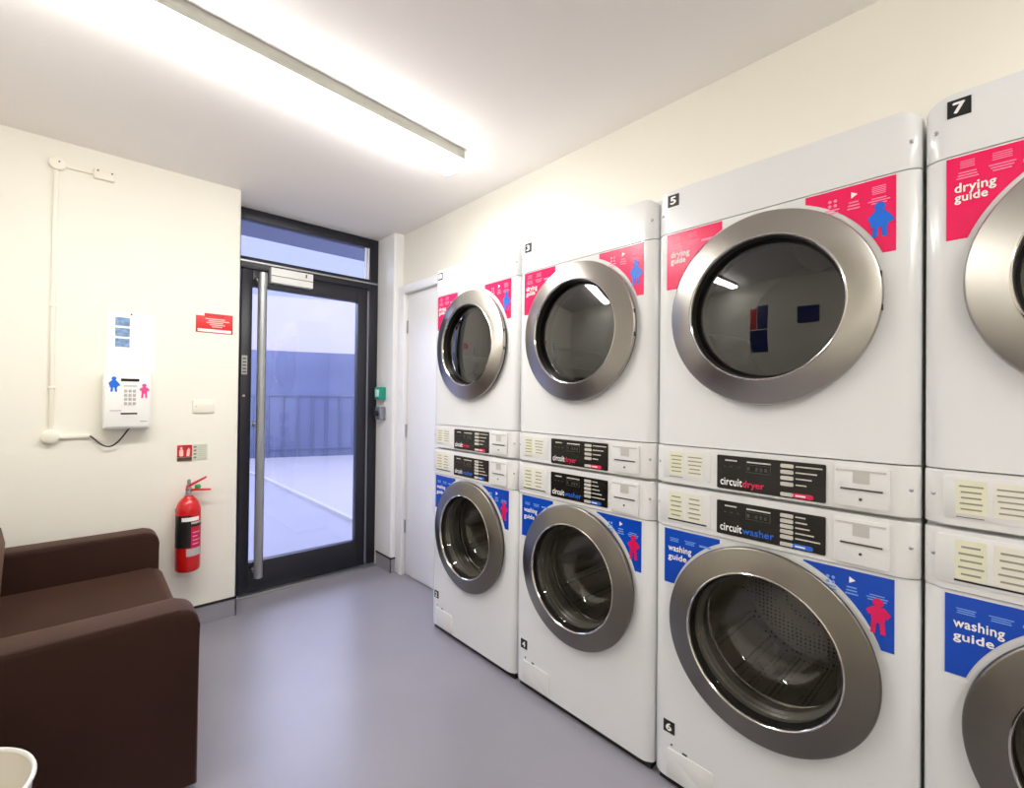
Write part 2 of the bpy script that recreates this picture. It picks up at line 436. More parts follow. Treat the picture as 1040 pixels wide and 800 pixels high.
# ------------------------------------------------------------------ white side door in the right wall
d2 = thing('door_2', 'plain white side door between entrance and machines', 'door', (XR, 2.65, 0)); d2['kind'] = 'structure'
bm = bmesh.new(); box(bm, -0.012, 0.0, -0.42, 0.30, 0.012, 1.995, 0.002); bm_mesh('door_leaf', bm, M['gloss_white'], d2)
bm = bmesh.new()
box(bm, -0.042, 0.0, 0.312, YW - 2.65, 0.0, 2.06, 0.004)
box(bm, -0.042, 0.0, -0.435, 0.312, 2.002, 2.06, 0.004)
bm_mesh('door_frame', bm, M['gloss_white'], d2)
for zz in (0.30, 0.98, 1.72):
    bm = bmesh.new(); box(bm, -0.018, -0.008, 0.296, 0.314, zz, zz + 0.09, 0.002); bm_mesh('hinge', bm, M['satin'], d2)

# ------------------------------------------------------------------ ceiling lights
def batten(label, loc, rot, L):
    t = thing('ceiling_light', label, 'light', loc, 'ceiling strip lights', rot)
    bm = bmesh.new(); box(bm, -L, 0, -0.0745, 0.0745, -0.050, 0.0, 0.004); bm_mesh('fitting_body', bm, M['spine'], t)
    bm = bmesh.new(); box(bm, -L + 0.002, -0.002, -0.066, 0.066, -0.054, -0.050); bm_mesh('gap_strip', bm, M['dark'], t)
    pr = [(-0.070, -0.054), (-0.0725, -0.056), (-0.0725, -0.072), (-0.060, -0.083), (-0.03, -0.088), (0, -0.089), (0.03, -0.088), (0.060, -0.083), (0.0725, -0.072), (0.0725, -0.056), (0.070, -0.054)]
    tmp = bmesh.new()
    A = [tmp.verts.new((-L, a, b)) for a, b in pr]; B = [tmp.verts.new((0, a, b)) for a, b in pr]
    for i in range(len(pr) - 1): tmp.faces.new((A[i], A[i + 1], B[i + 1], B[i]))
    tmp.faces.new(A); tmp.faces.new(B[::-1]); tmp.faces.new((A[-1], A[0], B[0], B[-1]))
    bm = bmesh.new(); merge(bm, tmp); bm_mesh('diffuser', bm, M['tube'], t)['label'] = 'glowing white diffuser'
    bm = bmesh.new(); box(bm, 0.0, 0.006, -0.073, 0.073, -0.056, 0.0, 0.002); bm_mesh('end_cap', bm, M['plastic'], t)
batten('added strip light, unseen at the rear of the room, for even lighting', (1.45, -1.0, CEIL), 0.0, 1.4)  # made-up fitting behind the camera, evens out the room light
batten('long fluorescent strip light on the ceiling before the entrance door', (1.315, 1.862, CEIL), math.radians(4.8), 1.8)

# ------------------------------------------------------------------ laundry machines
HW = 0.338
def profile(x_off, back):
    """plan outline (x, y): flat front with curved-back side edges."""
    pts = []
    for s in (1, -1):
        side = []
        for k in range(7):
            a = PI / 2 * k / 6
            side.append((x_off + 0.024 * (1 - math.cos(a)), s * (0.292 + (HW - 0.292) * math.sin(a))))
        pts.append(side)
    out = [(back, HW)] + pts[0][::-1] + pts[1] + [(back, -HW)]
    return out

def figure_poly(bm, kind, u, z, h, x0, x1):
    """little pictogram person, centre-bottom at (u, z), seen from -x, height h."""
    def P(a, b): return (u - a * h, z + b * h)
    head = [P(0.125 * math.cos(t), 0.87 + 0.125 * math.sin(t)) for t in [2 * PI * k / 18 for k in range(18)]]
    prism(bm, head, 'x', x0, x1)
    if kind == 'robe':
        body = [(-0.1, 0.76), (0.1, 0.76), (0.24, 0.58), (0.34, 0.42), (0.20, 0.36), (0.16, 0.28), (-0.2, 0.28), (-0.22, 0.42), (-0.28, 0.56)]
    else:
        body = [(-0.12, 0.75), (0.14, 0.75), (0.29, 0.58), (0.20, 0.44), (0.17, 0.52), (0.14, 0.30), (-0.14, 0.30), (-0.16, 0.52), (-0.22, 0.50), (-0.27, 0.62)]
    prism(bm, [P(*p) for p in body], 'x', x0, x1)
    for s in (-1, 1):
        prism(bm, [P(s * 0.03, 0.32), P(s * 0.15, 0.32), P(s * 0.17, 0.0), P(s * 0.06, 0.0)], 'x', x0, x1)

def arc(r, zc, ua, ub, n=14):
    a0 = math.acos(ua / r); a1 = math.acos(ub / r)
    return [(r * math.cos(a0 + (a1 - a0) * k / n), zc + r * math.sin(a0 + (a1 - a0) * k / n)) for k in range(n + 1)]

def bars(bm, u0, u1, z0, z1, n, x0, x1, frac=0.5, ragged=0.35):
    """n short printed lines filling a patch."""
    st = (z1 - z0) / n
    for k in range(n):
        cut = random.uniform(0, ragged) * (u0 - u1)
        zz = z1 - (k + 0.75) * st
        box(bm, x0, x1, u1 + cut / 2, u0 - cut / 2, zz, zz + st * frac)

def door_assembly(root, zc, kind):
    bm = bmesh.new()
    lathe(bm, [(0.002, 0.2665), (-0.011, 0.2665), (-0.012, 0.262)], 'x', (0, 0, zc), 96)
    bm_mesh('shadow_gap', bm, M['gasket'], root, 40)['label'] = 'dark ring standing in for shade behind the door ring'  # dark rubber paints the shade under the raised door ring
    bm = bmesh.new()
    lathe(bm, [(-0.010, 0.262), (-0.0105, 0.271), (-0.018, 0.2735), (-0.023, 0.272), (-0.0262, 0.268), (-0.039, 0.207), (-0.0405, 0.2045)], 'x', (0, 0, zc), 128)
    ring = bm_mesh('door_ring', bm, M['steel' if kind == 'dryer' else 'steel_shaded'], root, 50); ring['label'] = 'brushed steel door ring'
    bm = bmesh.new()
    lathe(bm, [(-0.0405, 0.2045), (-0.042, 0.2020), (-0.0405, 0.1995), (-0.032, 0.198)], 'x', (0, 0, zc), 128)
    bm_mesh('ring_lip', bm, M['chrome'], ring, 60)
    bm = bmesh.new()
    if kind == 'dryer':
        lathe(bm, [(-0.032, 0.198), (0.006, 0.194), (0.02, 0.188), (0.05, 0.19), (0.05, 0.255)], 'x', (0, 0, zc), 96)
    else:
        lathe(bm, [(-0.032, 0.198), (-0.012, 0.196), (-0.006, 0.1945)], 'x', (0, 0, zc), 96)
    bm_mesh('door_gasket', bm, M['gasket'], ring, 40)['label'] = 'dark rubber gasket'
    if kind == 'washer':
        bm = bmesh.new()
        lathe(bm, [(-0.006, 0.1945), (0.012, 0.196), (0.018, 0.190), (0.028, 0.194), (0.034, 0.187), (0.06, 0.186), (0.075, 0.194), (0.085, 0.205), (0.09, 0.255)], 'x', (0, 0, zc), 96)
        bm_mesh('door_boot', bm, M['boot'], root, 40)['label'] = 'grey rubber door boot'
    bm = bmesh.new()
    if kind == 'dryer':
        pr = [(-0.010 - 0.020 * (1 - (r / 0.196) ** 2), r) for r in (0.196, 0.187, 0.17, 0.15, 0.13, 0.1, 0.06, 0.03, 0)]
    else:
        pr = [(-0.014, 0.1960), (-0.018, 0.192), (0.0, 0.182), (0.05, 0.170), (0.10, 0.160), (0.122, 0.140), (0.132, 0.11), (0.136, 0.06), (0.137, 0.0)]
    lathe(bm, pr, 'x', (0, 0, zc), 96)
    bm_mesh('door_glass', bm, M['dglass' if kind == 'dryer' else 'wglass'], ring, 70)
    if kind == 'dryer':     # slim catch and hinge covers on the ring edge
        for (a, s) in ((math.radians(187), 1), (math.radians(170), 1)):
            bm = bmesh.new()
            y, z = 0.272 * math.cos(a), zc + 0.272 * math.sin(a)
            box(bm, -0.0235, -0.0155, y - 0.002, y + 0.002, z - 0.008, z + 0.008, 0.001)
            bm_mesh('hinge_pin', bm, M['black'], ring)
    # drum
    bm = bmesh.new()
    x0 = 0.06 if kind == 'dryer' else 0.10
    lathe(bm, [(x0, 0.20), (x0 + 0.004, 0.206), (x0 + 0.03, 0.225), (x0 + 0.06, 0.25), (0.50, 0.25), (0.52, 0.235), (0.51, 0.12), (0.495, 0.08), (0.49, 0.0)], 'x', (0, 0, zc), 96)
    dr = bm_mesh('drum', bm, M['drum_plain' if kind == 'dryer' else 'drum'], root, 40)
    bm = bmesh.new()
    lathe(bm, [(x0 - 0.004, 0.196), (x0 - 0.008, 0.202), (x0, 0.208), (x0 + 0.006, 0.206)], 'x', (0, 0, zc), 96)
    bm_mesh('drum_rim', bm, M['chrome'], dr)
    for k in range(3):
        a = math.radians(-18 + 120 * k)
        tmp = bmesh.new(); prof = []
        n = 10; rows = []
        for i in range(n + 1):
            x = x0 + 0.07 + (0.40 - x0) * i / n
            hh = 0.085 * math.sin(PI * (0.12 + 0.80 * i / n)) ** 0.6
            row = []
            for j in range(7):
                w = (j / 6 - 0.5) * 0.11
                rr = 0.252 - hh * math.cos((j / 6 - 0.5) * PI)
                row.append(tmp.verts.new((x, rr * math.cos(a) - w * math.sin(a), zc + rr * math.sin(a) + w * math.cos(a))))
            rows.append(row)
        for A, B in zip(rows[:-1], rows[1:]):
            for j in range(6): tmp.faces.new((A[j], A[j + 1], B[j + 1], B[j]))
        tmp.faces.new(rows[0]); tmp.faces.new(rows[-1][::-1])
        bm = bmesh.new(); merge(bm, tmp); bm_mesh('drum_baffle', bm, M['baffle'], dr, 60)

def stickers(root, zc, kind):
    if kind == 'dryer': zt, zb, r, mat, ink = 1.814, 1.631, 0.2865, M['pink'], M['pinkish_ink']
    else: zt, zb, r, mat, ink = 0.843, 0.667, 0.2835, M['blue'], M['bluish_ink']
    X0, X1 = -0.0012, 0.0005
    # left one (towards +y)
    ub = math.sqrt(r * r - (zb - zc) ** 2)
    pl = [(0.302, zt), (0.302, zb)] + arc(r, zc, ub, 0.121) + [(0.121, zt)]
    bm = bmesh.new(); prism(bm, pl, 'x', X0, X1)
    s = bm_mesh('guide_sticker', bm, mat, root, 0)
    s['label'] = 'pink drying guide sticker' if kind == 'dryer' else 'blue washing guide sticker'
    word = 'drying' if kind == 'dryer' else 'washing'
    ww = 0.064 if kind == 'dryer' else 0.078
    text('lettering', word, M['white_ink'], s, (X0, 0.288, zb + 0.097 if kind == 'dryer' else zb + 0.100), BASIS_X, ww, 0.026, 0.024, 0.0006, 1.05)
    text('lettering', 'guide', M['white_ink'], s, (X0, 0.288, zb + 0.077 if kind == 'dryer' else zb + 0.073), BASIS_X, ww * 0.80, 0.024, 0.024, 0.0006, 1.05)
    bm = bmesh.new()
    for k, (ua, wd) in enumerate(((0.286, 0.036), (0.236, 0.042), (0.186, 0.04))):
        top = zt - 0.010 if kind == 'dryer' else zt - 0.026
        if kind == 'dryer' and k < 2: bars(bm, ua - 0.006, ua - wd + 0.006, top - 0.018, top, 4, X0 - 0.0006, X0, 0.35, 0.1)
        bars(bm, ua, ua - wd, top - 0.042 if kind == 'dryer' else top - 0.014, top - 0.024 if kind == 'dryer' else top, 3 if k < 2 else 1, X0 - 0.0006, X0, 0.4, 0.4)
    bm_mesh('printed_lines', bm, ink, s, 0)
    # right one (towards -y)
    ub = math.sqrt(r * r - (zb - zc) ** 2)
    pr = [(-p[0], p[1]) for p in ([(0.293, zt), (0.293, zb)] + arc(r, zc, ub, 0.102) + [(0.102, zt)])]
    bm = bmesh.new(); prism(bm, pr, 'x', X0, X1)
    s = bm_mesh('guide_sticker', bm, mat, root, 0)
    s['label'] = 'pink drying guide sticker with a blue figure' if kind == 'dryer' else 'blue washing guide sticker with a pink figure'
    bm = bmesh.new()
    top = zt - 0.016
    for du, dz in ((0, 0), (0.012, 0), (0, -0.012), (0.012, -0.012)):
        uu, zz = -0.158 - du, top - 0.012 + dz
        prism(bm, [(uu + 0.004 * math.cos(2 * PI * k / 10), zz + 0.004 * math.sin(2 * PI * k / 10)) for k in range(10)], 'x', X0 - 0.0006, X0)
    bars(bm, -0.146, -0.180, top - 0.046, top - 0.030, 2, X0 - 0.0006, X0, 0.4)
    bars(bm, -0.194, -0.224, top - 0.046, top - 0.022, 3, X0 - 0.0006, X0, 0.4)
    bars(bm, -0.238, -0.282, top - 0.046, top - 0.028, 3, X0 - 0.0006, X0, 0.4)
    if kind == 'dryer': bars(bm, -0.246, -0.274, top - 0.022, top, 5, X0 - 0.0006, X0, 0.4, 0.1)
    bm_mesh('printed_lines', bm, ink, s, 0)
    bm = bmesh.new(); zz = top - 0.008
    prism(bm, [(-0.204, zz + 0.008), (-0.204, zz - 0.008), (-0.217, zz)], 'x', X0 - 0.0008, X0)
    bm_mesh('play_icon', bm, M['white_ink'], s, 0)
    bm = bmesh.new(); figure_poly(bm, 'robe' if kind == 'dryer' else 'plain', -0.262, zb + 0.040 if kind == 'dryer' else zb + 0.038, 0.086, X0 - 0.001, X0)
    bm_mesh('figure', bm, M['fig_blue' if kind == 'dryer' else 'fig_pink'], s, 0)

def control(root, kind):
    FXo = -0.004                                     # fascia stands a little proud
    z0, z1 = (0.996, 1.116) if kind == 'dryer' else (0.853, 0.985)
    bm = bmesh.new(); prism(bm, profile(FXo, 0.04), 'z', z0, z1, 0.003)
    fa = bm_mesh('control_fascia', bm, M['fascia'], root, 30)
    # black control panel
    a0, a1 = (1.002, 1.102) if kind == 'dryer' else (0.866, 0.966)
    bm = bmesh.new(); prism(bm, rrect(-0.154, 0.128, a0, a1, 0.004), 'x', FXo - 0.0025, FXo + 0.001)
    pn = bm_mesh('display_panel', bm, M['panel_black'], root, 0); pn['label'] = 'black control panel'
    X = FXo - 0.0025
    text('lettering', 'circuit', M['white_ink'], pn, (X, 0.117, a0 + 0.012), BASIS_X, 0.062, 0.021, 0.022, 0.0005, 1.06)
    if kind == 'dryer': text('lettering', 'dryer', M['red_ink'], pn, (X, 0.053, a0 + 0.0065), BASIS_X, 0.058, 0.0245, 0.022, 0.0005, 1.04)
    else: text('lettering', 'washer', M['blue_ink'], pn, (X, 0.053, a0 + 0.012), BASIS_X, 0.084, 0.019, 0.022, 0.0005, 1.04)
    bm = bmesh.new()
    nb = 4 if kind == 'dryer' else 5
    st = 0.0165 if kind == 'dryer' else 0.0145
    for k in range(nb):
        zz = a1 - 0.008 - k * st
        w = 0.062 - 0.012 * k if kind == 'dryer' else (0.024, 0.028, 0.034, 0.044, 0.058)[k]
        box(bm, X - 0.0006, X, -0.084 - w, -0.084, zz - 0.0065, zz - 0.003)
    box(bm, X - 0.0006, X, 0.070, 0.104, a1 - 0.016, a1 - 0.012)
    box(bm, X - 0.0006, X, -0.022, 0.042, a1 - 0.016, a1 - 0.012)
    bm_mesh('printed_lines', bm, M['button'], pn, 0)
    bm = bmesh.new()
    zz0, zz1 = a1 - 0.044, a1 - 0.022
    for (ua, ub, za, zb) in ((-0.022, 0.044, zz0, zz0 + 0.0015), (-0.022, 0.044, zz1, zz1 + 0.0012), (0.0425, 0.044, zz0, zz1), (-0.022, -0.0205, zz0, zz1)):
        box(bm, X - 0.0006, X, ua, ub, za, zb)
    for ua in (0.100, 0.082, 0.062): box(bm, X - 0.0006, X, ua, ua + 0.007, a1 - 0.034, a1 - 0.031)
    for ua in (0.034, 0.012, 0.0, -0.012): box(bm, X - 0.0006, X, ua, ua + 0.006, zz0 + 0.006, zz1 - 0.006)
    bm_mesh('display_window', bm, M['slot'], pn, 0)
    for k in range(nb):
        zz = a1 - 0.008 - k * st
        bm = bmesh.new(); prism(bm, rrect(-0.079, -0.047, zz - 0.0105, zz, 0.003, 3), 'x', X - 0.002, X)
        bm_mesh('button', bm, M['button'], pn, 0)
    bm = bmesh.new(); prism(bm, rrect(-0.079, -0.047, a0 + 0.004, a0 + 0.014, 0.003, 3), 'x', X - 0.002, X)
    bm_mesh('button', bm, M['button'], pn, 0)
    bm = bmesh.new(); prism(bm, rrect(-0.126, -0.0785, a0 + 0.003, a0 + 0.0155, 0.005, 4), 'x', X - 0.0015, X)
    bm_mesh('start_bar', bm, M['red_ink' if kind == 'dryer' else 'blue_ink'], pn, 0)['label'] = 'red start bar' if kind == 'dryer' else 'blue start bar'
    bm = bmesh.new(); box(bm, X - 0.002, X - 0.001, -0.108, -0.084, a0 + 0.007, a0 + 0.011)
    bm_mesh('printed_line', bm, M['white_ink'], pn, 0)
    # payment drawer at the right
    bm = bmesh.new(); prism(bm, rrect(-0.285, -0.172, z0 + 0.010, z1 - 0.012, 0.004), 'x', FXo - 0.006, FXo + 0.001, 0.0015)
    dw = bm_mesh('coin_panel', bm, M['fascia'], root, 30)
    Xd = FXo - 0.006
    bm = bmesh.new(); box(bm, Xd - 0.0007, Xd, -0.278, -0.176, z1 - 0.0235, z1 - 0.019)
    box(bm, Xd - 0.0007, Xd, -0.246, -0.212, z1 - 0.052, z1 - 0.0235); bm_mesh('recess_shade', bm, M['line'], dw, 0)  # flat grey bars paint the shade in and above the inset
    zs = 1.049 if kind == 'dryer' else 0.914
    bm = bmesh.new(); box(bm, Xd - 0.003, Xd, -0.272, -0.186, zs - 0.002, zs + 0.002, 0.001); bm_mesh('card_slot', bm, M['slot'], dw)
    bm = bmesh.new(); lathe(bm, [(Xd - 0.002, 0), (Xd - 0.002, 0.0035), (Xd, 0.0035)], 'x', (0, -0.228, zs - 0.024), 12); bm_mesh('lock', bm, M['slot'], dw)
    # instruction plate at the left
    bm = bmesh.new(); prism(bm, rrect(0.148, 0.318 if kind == 'washer' else 0.306, z0 + 0.016, z1 - 0.010, 0.008), 'x', FXo - 0.002 if kind == 'washer' else FXo - 0.0012, FXo + 0.02, 0.001)
    pl = bm_mesh('instruction_plate', bm, M['fascia'], root, 30)
    Xp = FXo - 0.002 if kind == 'washer' else FXo - 0.0012
    zt = z1 - 0.024; zb = z0 + 0.034
    for u0, u1 in ((0.285, 0.236), (0.226, 0.172)):
        bm = bmesh.new(); box(bm, Xp - 0.0006, Xp, u1, u0, zb - 0.006, zt + 0.006)
        lb = bm_mesh('instruction_label', bm, M['yellow'] if u0 > 0.25 else M['plate'], pl, 0)
        lb['label'] = 'pale yellow printed label' if u0 > 0.25 else 'pale printed label'
        bm2 = bmesh.new(); bars(bm2, u0 - 0.004, u1 + 0.004, zb, zt, 5, Xp - 0.0011, Xp - 0.0006, 0.28)
        me = lb.data
        bmx = bmesh.new(); bmx.from_mesh(me); lb.data.materials.append(M['grey_ink'])
        mm = bpy.data.meshes.new('t'); bm2.to_mesh(mm); bm2.free()
        for f in mm.polygons: f.material_index = 1
        bmx.from_mesh(mm); bpy.data.meshes.remove(mm); bmx.to_mesh(me); bmx.free()
    bm = bmesh.new()
    if kind == 'washer': box(bm, Xp - 0.0012, Xp, 0.160, 0.287, z0 + 0.0225, z0 + 0.0265)
    else: box(bm, Xp - 0.0008, Xp, 0.240, 0.284, z0 + 0.020, z0 + 0.0215)
    bm_mesh('rule_line', bm, M['blacklabel'] if kind == 'washer' else M['slot'], pl, 0)
    # fascia screws on the curved edges
    zs = 1.061 if kind == 'dryer' else 0.926
    for s in (1, -1):
        bm = bmesh.new(); lathe(bm, [(-0.008, 0), (-0.0075, 0.003), (-0.005, 0.0055), (0.012, 0.0055)], 'x', (0.008, s * 0.321, zs), 14)
        bm_mesh('screw', bm, M['satin'], root)

def badge(root, num, kind):
    z0 = 1.906 if kind == 'dryer' else 0.176
    u0 = 0.262
    bm = bmesh.new(); box(bm, -0.0012, 0.0006, u0, u0 + 0.039, z0, z0 + 0.039)
    b = bm_mesh('number_badge', bm, M['blacklabel'], root, 0); b['label'] = 'black number badge'
    text('lettering', str(num), M['white_ink'], b, (-0.0012, u0 + 0.029, z0 + 0.008), BASIS_X, 0.018, 0.023, 0.035, 0.0006)

def cutter(zc):
    bm = bmesh.new(); lathe(bm, [(-0.2, 0), (-0.2, 0.258), (0.56, 0.258), (0.56, 0)], 'x', (0, 0, zc), 96)
    return bm_mesh('cutter', bm, M['casing'], None, 0)

def make_dryer():
    root = thing('tumble_dryer', '', 'tumble dryer', (0, 0, 0), 'stacked tumble dryers')
    zc = 1.528
    cut = cutter(zc)
    bm = bmesh.new(); box(bm, 0.036, 0.72, -0.336, 0.336, 0.992, 1.958, 0.003)
    o = bm_mesh('casing', bm, M['casing'], root); boolean(o, cut)
    bm = bmesh.new(); prism(bm, profile(0, 0.045), 'z', 1.1195, 1.8175, 0.002)
    o = bm_mesh('front_panel', bm, M['enamel'], root, 30); boolean(o, cut)
    bm = bmesh.new()
    prism(bm, profile(0.0, 0.045), 'z', 1.8205, 1.960, 0.002)
    for v in bm.verts:                                   # top edge rounds down towards both corners
        if v.co.z > 1.9:
            e = max(0, abs(v.co.y) - 0.292) / (HW - 0.292)
            v.co.z -= 0.022 * e * e
    bm_mesh('top_panel', bm, M['enamel'], root, 30)
    for s in (1, -1):
        bm = bmesh.new(); lathe(bm, [(-0.008, 0), (-0.0075, 0.003), (-0.005, 0.0055), (0.012, 0.0055)], 'x', (0.010, s * 0.319, 1.884), 14)
        bm_mesh('screw', bm, M['satin'], root)
    bpy.data.objects.remove(cut)
    door_assembly(root, zc, 'dryer'); stickers(root, zc, 'dryer'); control(root, 'dryer')
    return root

def make_washer():
    root = thing('washing_machine', '', 'washing machine', (0, 0, 0), 'front-loading washing machines')
    zc = 0.575
    cut = cutter(zc)
    bm = bmesh.new(); box(bm, 0.036, 0.72, -0.336, 0.336, 0.028, 0.992, 0.003)
    o = bm_mesh('casing', bm, M['casing'], root); boolean(o, cut)
    bm = bmesh.new(); prism(bm, profile(0, 0.045), 'z', 0.030, 0.8505, 0.003)
    o = bm_mesh('front_panel', bm, M['enamel'], root, 30); boolean(o, cut)
    bm = bmesh.new(); box(bm, 0.02, 0.70, -0.325, 0.325, 0.0, 0.030)
    bm_mesh('plinth', bm, M['black'], root)
    bm = bmesh.new(); prism(bm, rrect(0.134, 0.290, 0.036, 0.128, 0.012), 'x', -0.003, 0.002, 0.0015)
    k = bm_mesh('access_flap', bm, M['fascia'], root, 30)
    bm = bmesh.new(); box(bm, -0.0012, 0.0005, 0.219, 0.235, 0.131, 0.137); bm_mesh('maker_plate', bm, M['slot'], root)
    bm = bmesh.new(); lathe(bm, [(-0.002, 0), (-0.002, 0.003), (0.001, 0.003)], 'x', (0, 0.272, 0.142), 12); bm_mesh('screw', bm, M['slot'], root)
    bpy.data.objects.remove(cut)
    door_assembly(root, zc, 'washer'); stickers(root, zc, 'washer'); control(root, 'washer')
    return root

def dup(root):
    r = root.copy(); COL.objects.link(r)
    for ch in root.children:
        c = ch.copy(); COL.objects.link(c); c.parent = r
        for g in ch.children:
            q = g.copy(); COL.objects.link(q); q.parent = c
    return r

dryer0, washer0 = make_dryer(), make_washer()
where = {7: 'at the right edge beside dryer 5', 5: 'between dryers 3 and 7', 3: 'between dryers 1 and 5', 1: 'farthest, nearest the white side door'}
wherew = {8: 'at the right edge under dryer 7', 6: 'under dryer 5', 4: 'under dryer 3', 2: 'farthest, nearest the white side door, under dryer 1'}
dr = [dryer0] + [dup(dryer0) for _ in range(3)]
wa = [washer0] + [dup(washer0) for _ in range(3)]
for k in range(4):
    yc = Y0 + W * (k - 0.5)
    nd, nw = (7, 5, 3, 1)[k], (8, 6, 4, 2)[k]
    dr[k].location = (FX, yc, 0); wa[k].location = (FX, yc, 0)
    badge(dr[k], nd, 'dryer'); badge(wa[k], nw, 'washer')
    dr[k]['label'] = 'white tumble dryer with badge number %d, %s' % (nd, where[nd])
    wa[k]['label'] = 'white washing machine with steel ring door, %s' % wherew[nw]

# ------------------------------------------------------------------ things on the cream wall (facing -y)
def wall_thing(name, label, cat, x, z, group=None): return thing(name, label, cat, (x, YW, z), group)

t = wall_thing('payment_reader', 'white wall-mounted payment reader with keypad and two little figures', 'card reader', 0.158, 1.093)
reader = t
bm = bmesh.new(); box(bm, -0.092, 0.092, -0.078, 0.003, 0.0, 0.278, 0.007, 3); bm_mesh('housing', bm, M['plastic'], t)
bm = bmesh.new(); box(bm, -0.086, 0.086, -0.084, -0.076, 0.010, 0.272, 0.003); bm_mesh('front_plate', bm, M['plastic'], t)
Xf = -0.084
bm = bmesh.new(); box(bm, -0.026, 0.044, Xf - 0.002, Xf, 0.234, 0.247); bm_mesh('display', bm, M['panel_black'], t)['label'] = 'black display strip'
bm = bmesh.new(); box(bm, -0.016, 0.036, Xf - 0.0012, Xf, 0.208, 0.214); bm_mesh('printed_line', bm, M['silver_label'], t)
for r in range(4):
    for c in range(3):
        bm = bmesh.new(); xx, zz = -0.013 + c * 0.0165, 0.118 + r * 0.0205
        box(bm, xx, xx + 0.012, Xf - 0.003, Xf, zz, zz + 0.0145, 0.0012); bm_mesh('key', bm, M['silver_label'], t)
bm = bmesh.new(); box(bm, -0.025, 0.038, Xf - 0.002, Xf, 0.072, 0.079); bm_mesh('card_slot', bm, M['panel_black'], t)['label'] = 'black card slot'
bm = bmesh.new(); box(bm, -0.066, -0.022, Xf - 0.001, Xf, 0.088, 0.0925); box(bm, 0.05, 0.078, Xf - 0.001, Xf, 0.034, 0.039)
bm_mesh('printed_line', bm, M['silver_label'], t)
def fig_y(parent, kind, x, z, h, mat):
    bm = bmesh.new(); figure_poly(bm, kind, 0, 0, h, -0.001, 0.0)
    for v in bm.verts: v.co = Vector((x - v.co.y, Xf + v.co.x, z + v.co.z))
    bm_mesh('figure', bm, mat, parent, 0)
fig_y(t, 'robe', -0.052, 0.182, 0.074, M['fig_blue']); fig_y(t, 'plain', 0.064, 0.152, 0.072, M['fig_rose'])

t = wall_thing('notice_sheet', 'white notice sheet with three blue pictures above the payment reader', 'notice', 0.172, 1.385)
bm = bmesh.new(); box(bm, -0.092, 0.095, -0.004, 0.0, 0.0, 0.288); bm_mesh('sheet', bm, M['paper'], t)
for k in range(3):
    bm = bmesh.new(); zz = 0.115 + k * 0.053
    x0 = -0.062
    box(bm, x0, x0 + 0.056, -0.0048, -0.004, zz, zz + 0.042)
    o = bm_mesh('picture', bm, pbr('faded_blue_picture', (120, 150, 190), 0.6, noise=0.45, nscale=60), t, 0)
    o['label'] = 'faded blue picture'
bm = bmesh.new(); lathe(bm, [(-0.008, 0), (-0.008, 0.004), (-0.004, 0.004)], 'y', (0.0, 0, 0.282), 12); bm_mesh('pin', bm, M['slot'], t)

t = wall_thing('fire_action_sign', 'red fire action sign with pale text left of the entrance', 'sign', 0.533, 1.61)
bm = bmesh.new(); box(bm, -0.088, 0.088, -0.004, 0.0, 0.0, 0.108, 0.001); bm_mesh('sign_board', bm, M['sign_red'], t)
bm = bmesh.new(); box(bm, -0.080, 0.080, -0.0047, -0.004, 0.004, 0.020); box(bm, -0.088, -0.050, -0.0047, -0.004, 0.092, 0.108); bm_mesh('white_band', bm, M['paper'], t, 0)
bm = bmesh.new(); box(bm, -0.048, 0.045, -0.0047, -0.004, 0.088, 0.104)
o = bm_mesh('heading_band', bm, pbr('deep_red_band', (200, 30, 40), 0.45, noise=0.05, nscale=20), t, 0)
bm = bmesh.new()
for k, (a, b) in enumerate(((-0.044, 0.05), (-0.03, 0.07), (-0.04, 0.04), (-0.024, 0.05), (-0.014, 0.036))): box(bm, a, b, -0.0047, -0.004, 0.074 - k * 0.0105, 0.080 - k * 0.0105)
bm_mesh('printed_lines', bm, pbr('pale_red_ink', (250, 190, 185), 0.5, noise=0.02, nscale=20), t, 0)

t = wall_thing('blank_plate', 'blank cream wall plate under the red sign', 'wall plate', 0.487, 1.165)
bm = bmesh.new(); box(bm, -0.05, 0.05, -0.009, 0.003, 0.0, 0.072, 0.003); bm_mesh('plate', bm, M['wallplastic'], t)
bm = bmesh.new(); lathe(bm, [(-0.0105, 0), (-0.0105, 0.003), (-0.008, 0.003)], 'y', (-0.035, 0, 0.036), 10); bm_mesh('screw', bm, M['satin'], t)

t = wall_thing('extinguisher_sign', 'small red extinguisher sign with white symbols above the fire extinguisher', 'sign', 0.404, 0.906)
bm = bmesh.new(); box(bm, -0.033, 0.033, -0.004, 0.0, 0.022, 0.086); bm_mesh('sign_board', bm, pbr('dark_red_sign', (196, 30, 38), 0.45, noise=0.05, nscale=20), t)
bm = bmesh.new(); box(bm, -0.033, 0.033, -0.004, 0.0, 0.0, 0.019); bm_mesh('lower_band', bm, pbr('brown_band', (84, 66, 54), 0.5, noise=0.05, nscale=20), t)
bm = bmesh.new()
prism(bm, rrect(-0.024, -0.006, 0.026, 0.062, 0.006), 'y', -0.0048, -0.004); prism(bm, rrect(-0.020, -0.010, 0.062, 0.076, 0.004), 'y', -0.0048, -0.004)
prism(bm, [(0.008, 0.026), (0.022, 0.026), (0.024, 0.06), (0.018, 0.072), (0.010, 0.056)], 'y', -0.0048, -0.004)
bm_mesh('symbols', bm, pbr('pale_symbol', (248, 205, 195), 0.5, noise=0.01, nscale=20), t, 0)
t = wall_thing('instruction_sign', 'pale instruction plate right of the small red extinguisher sign', 'sign', 0.474, 0.906)
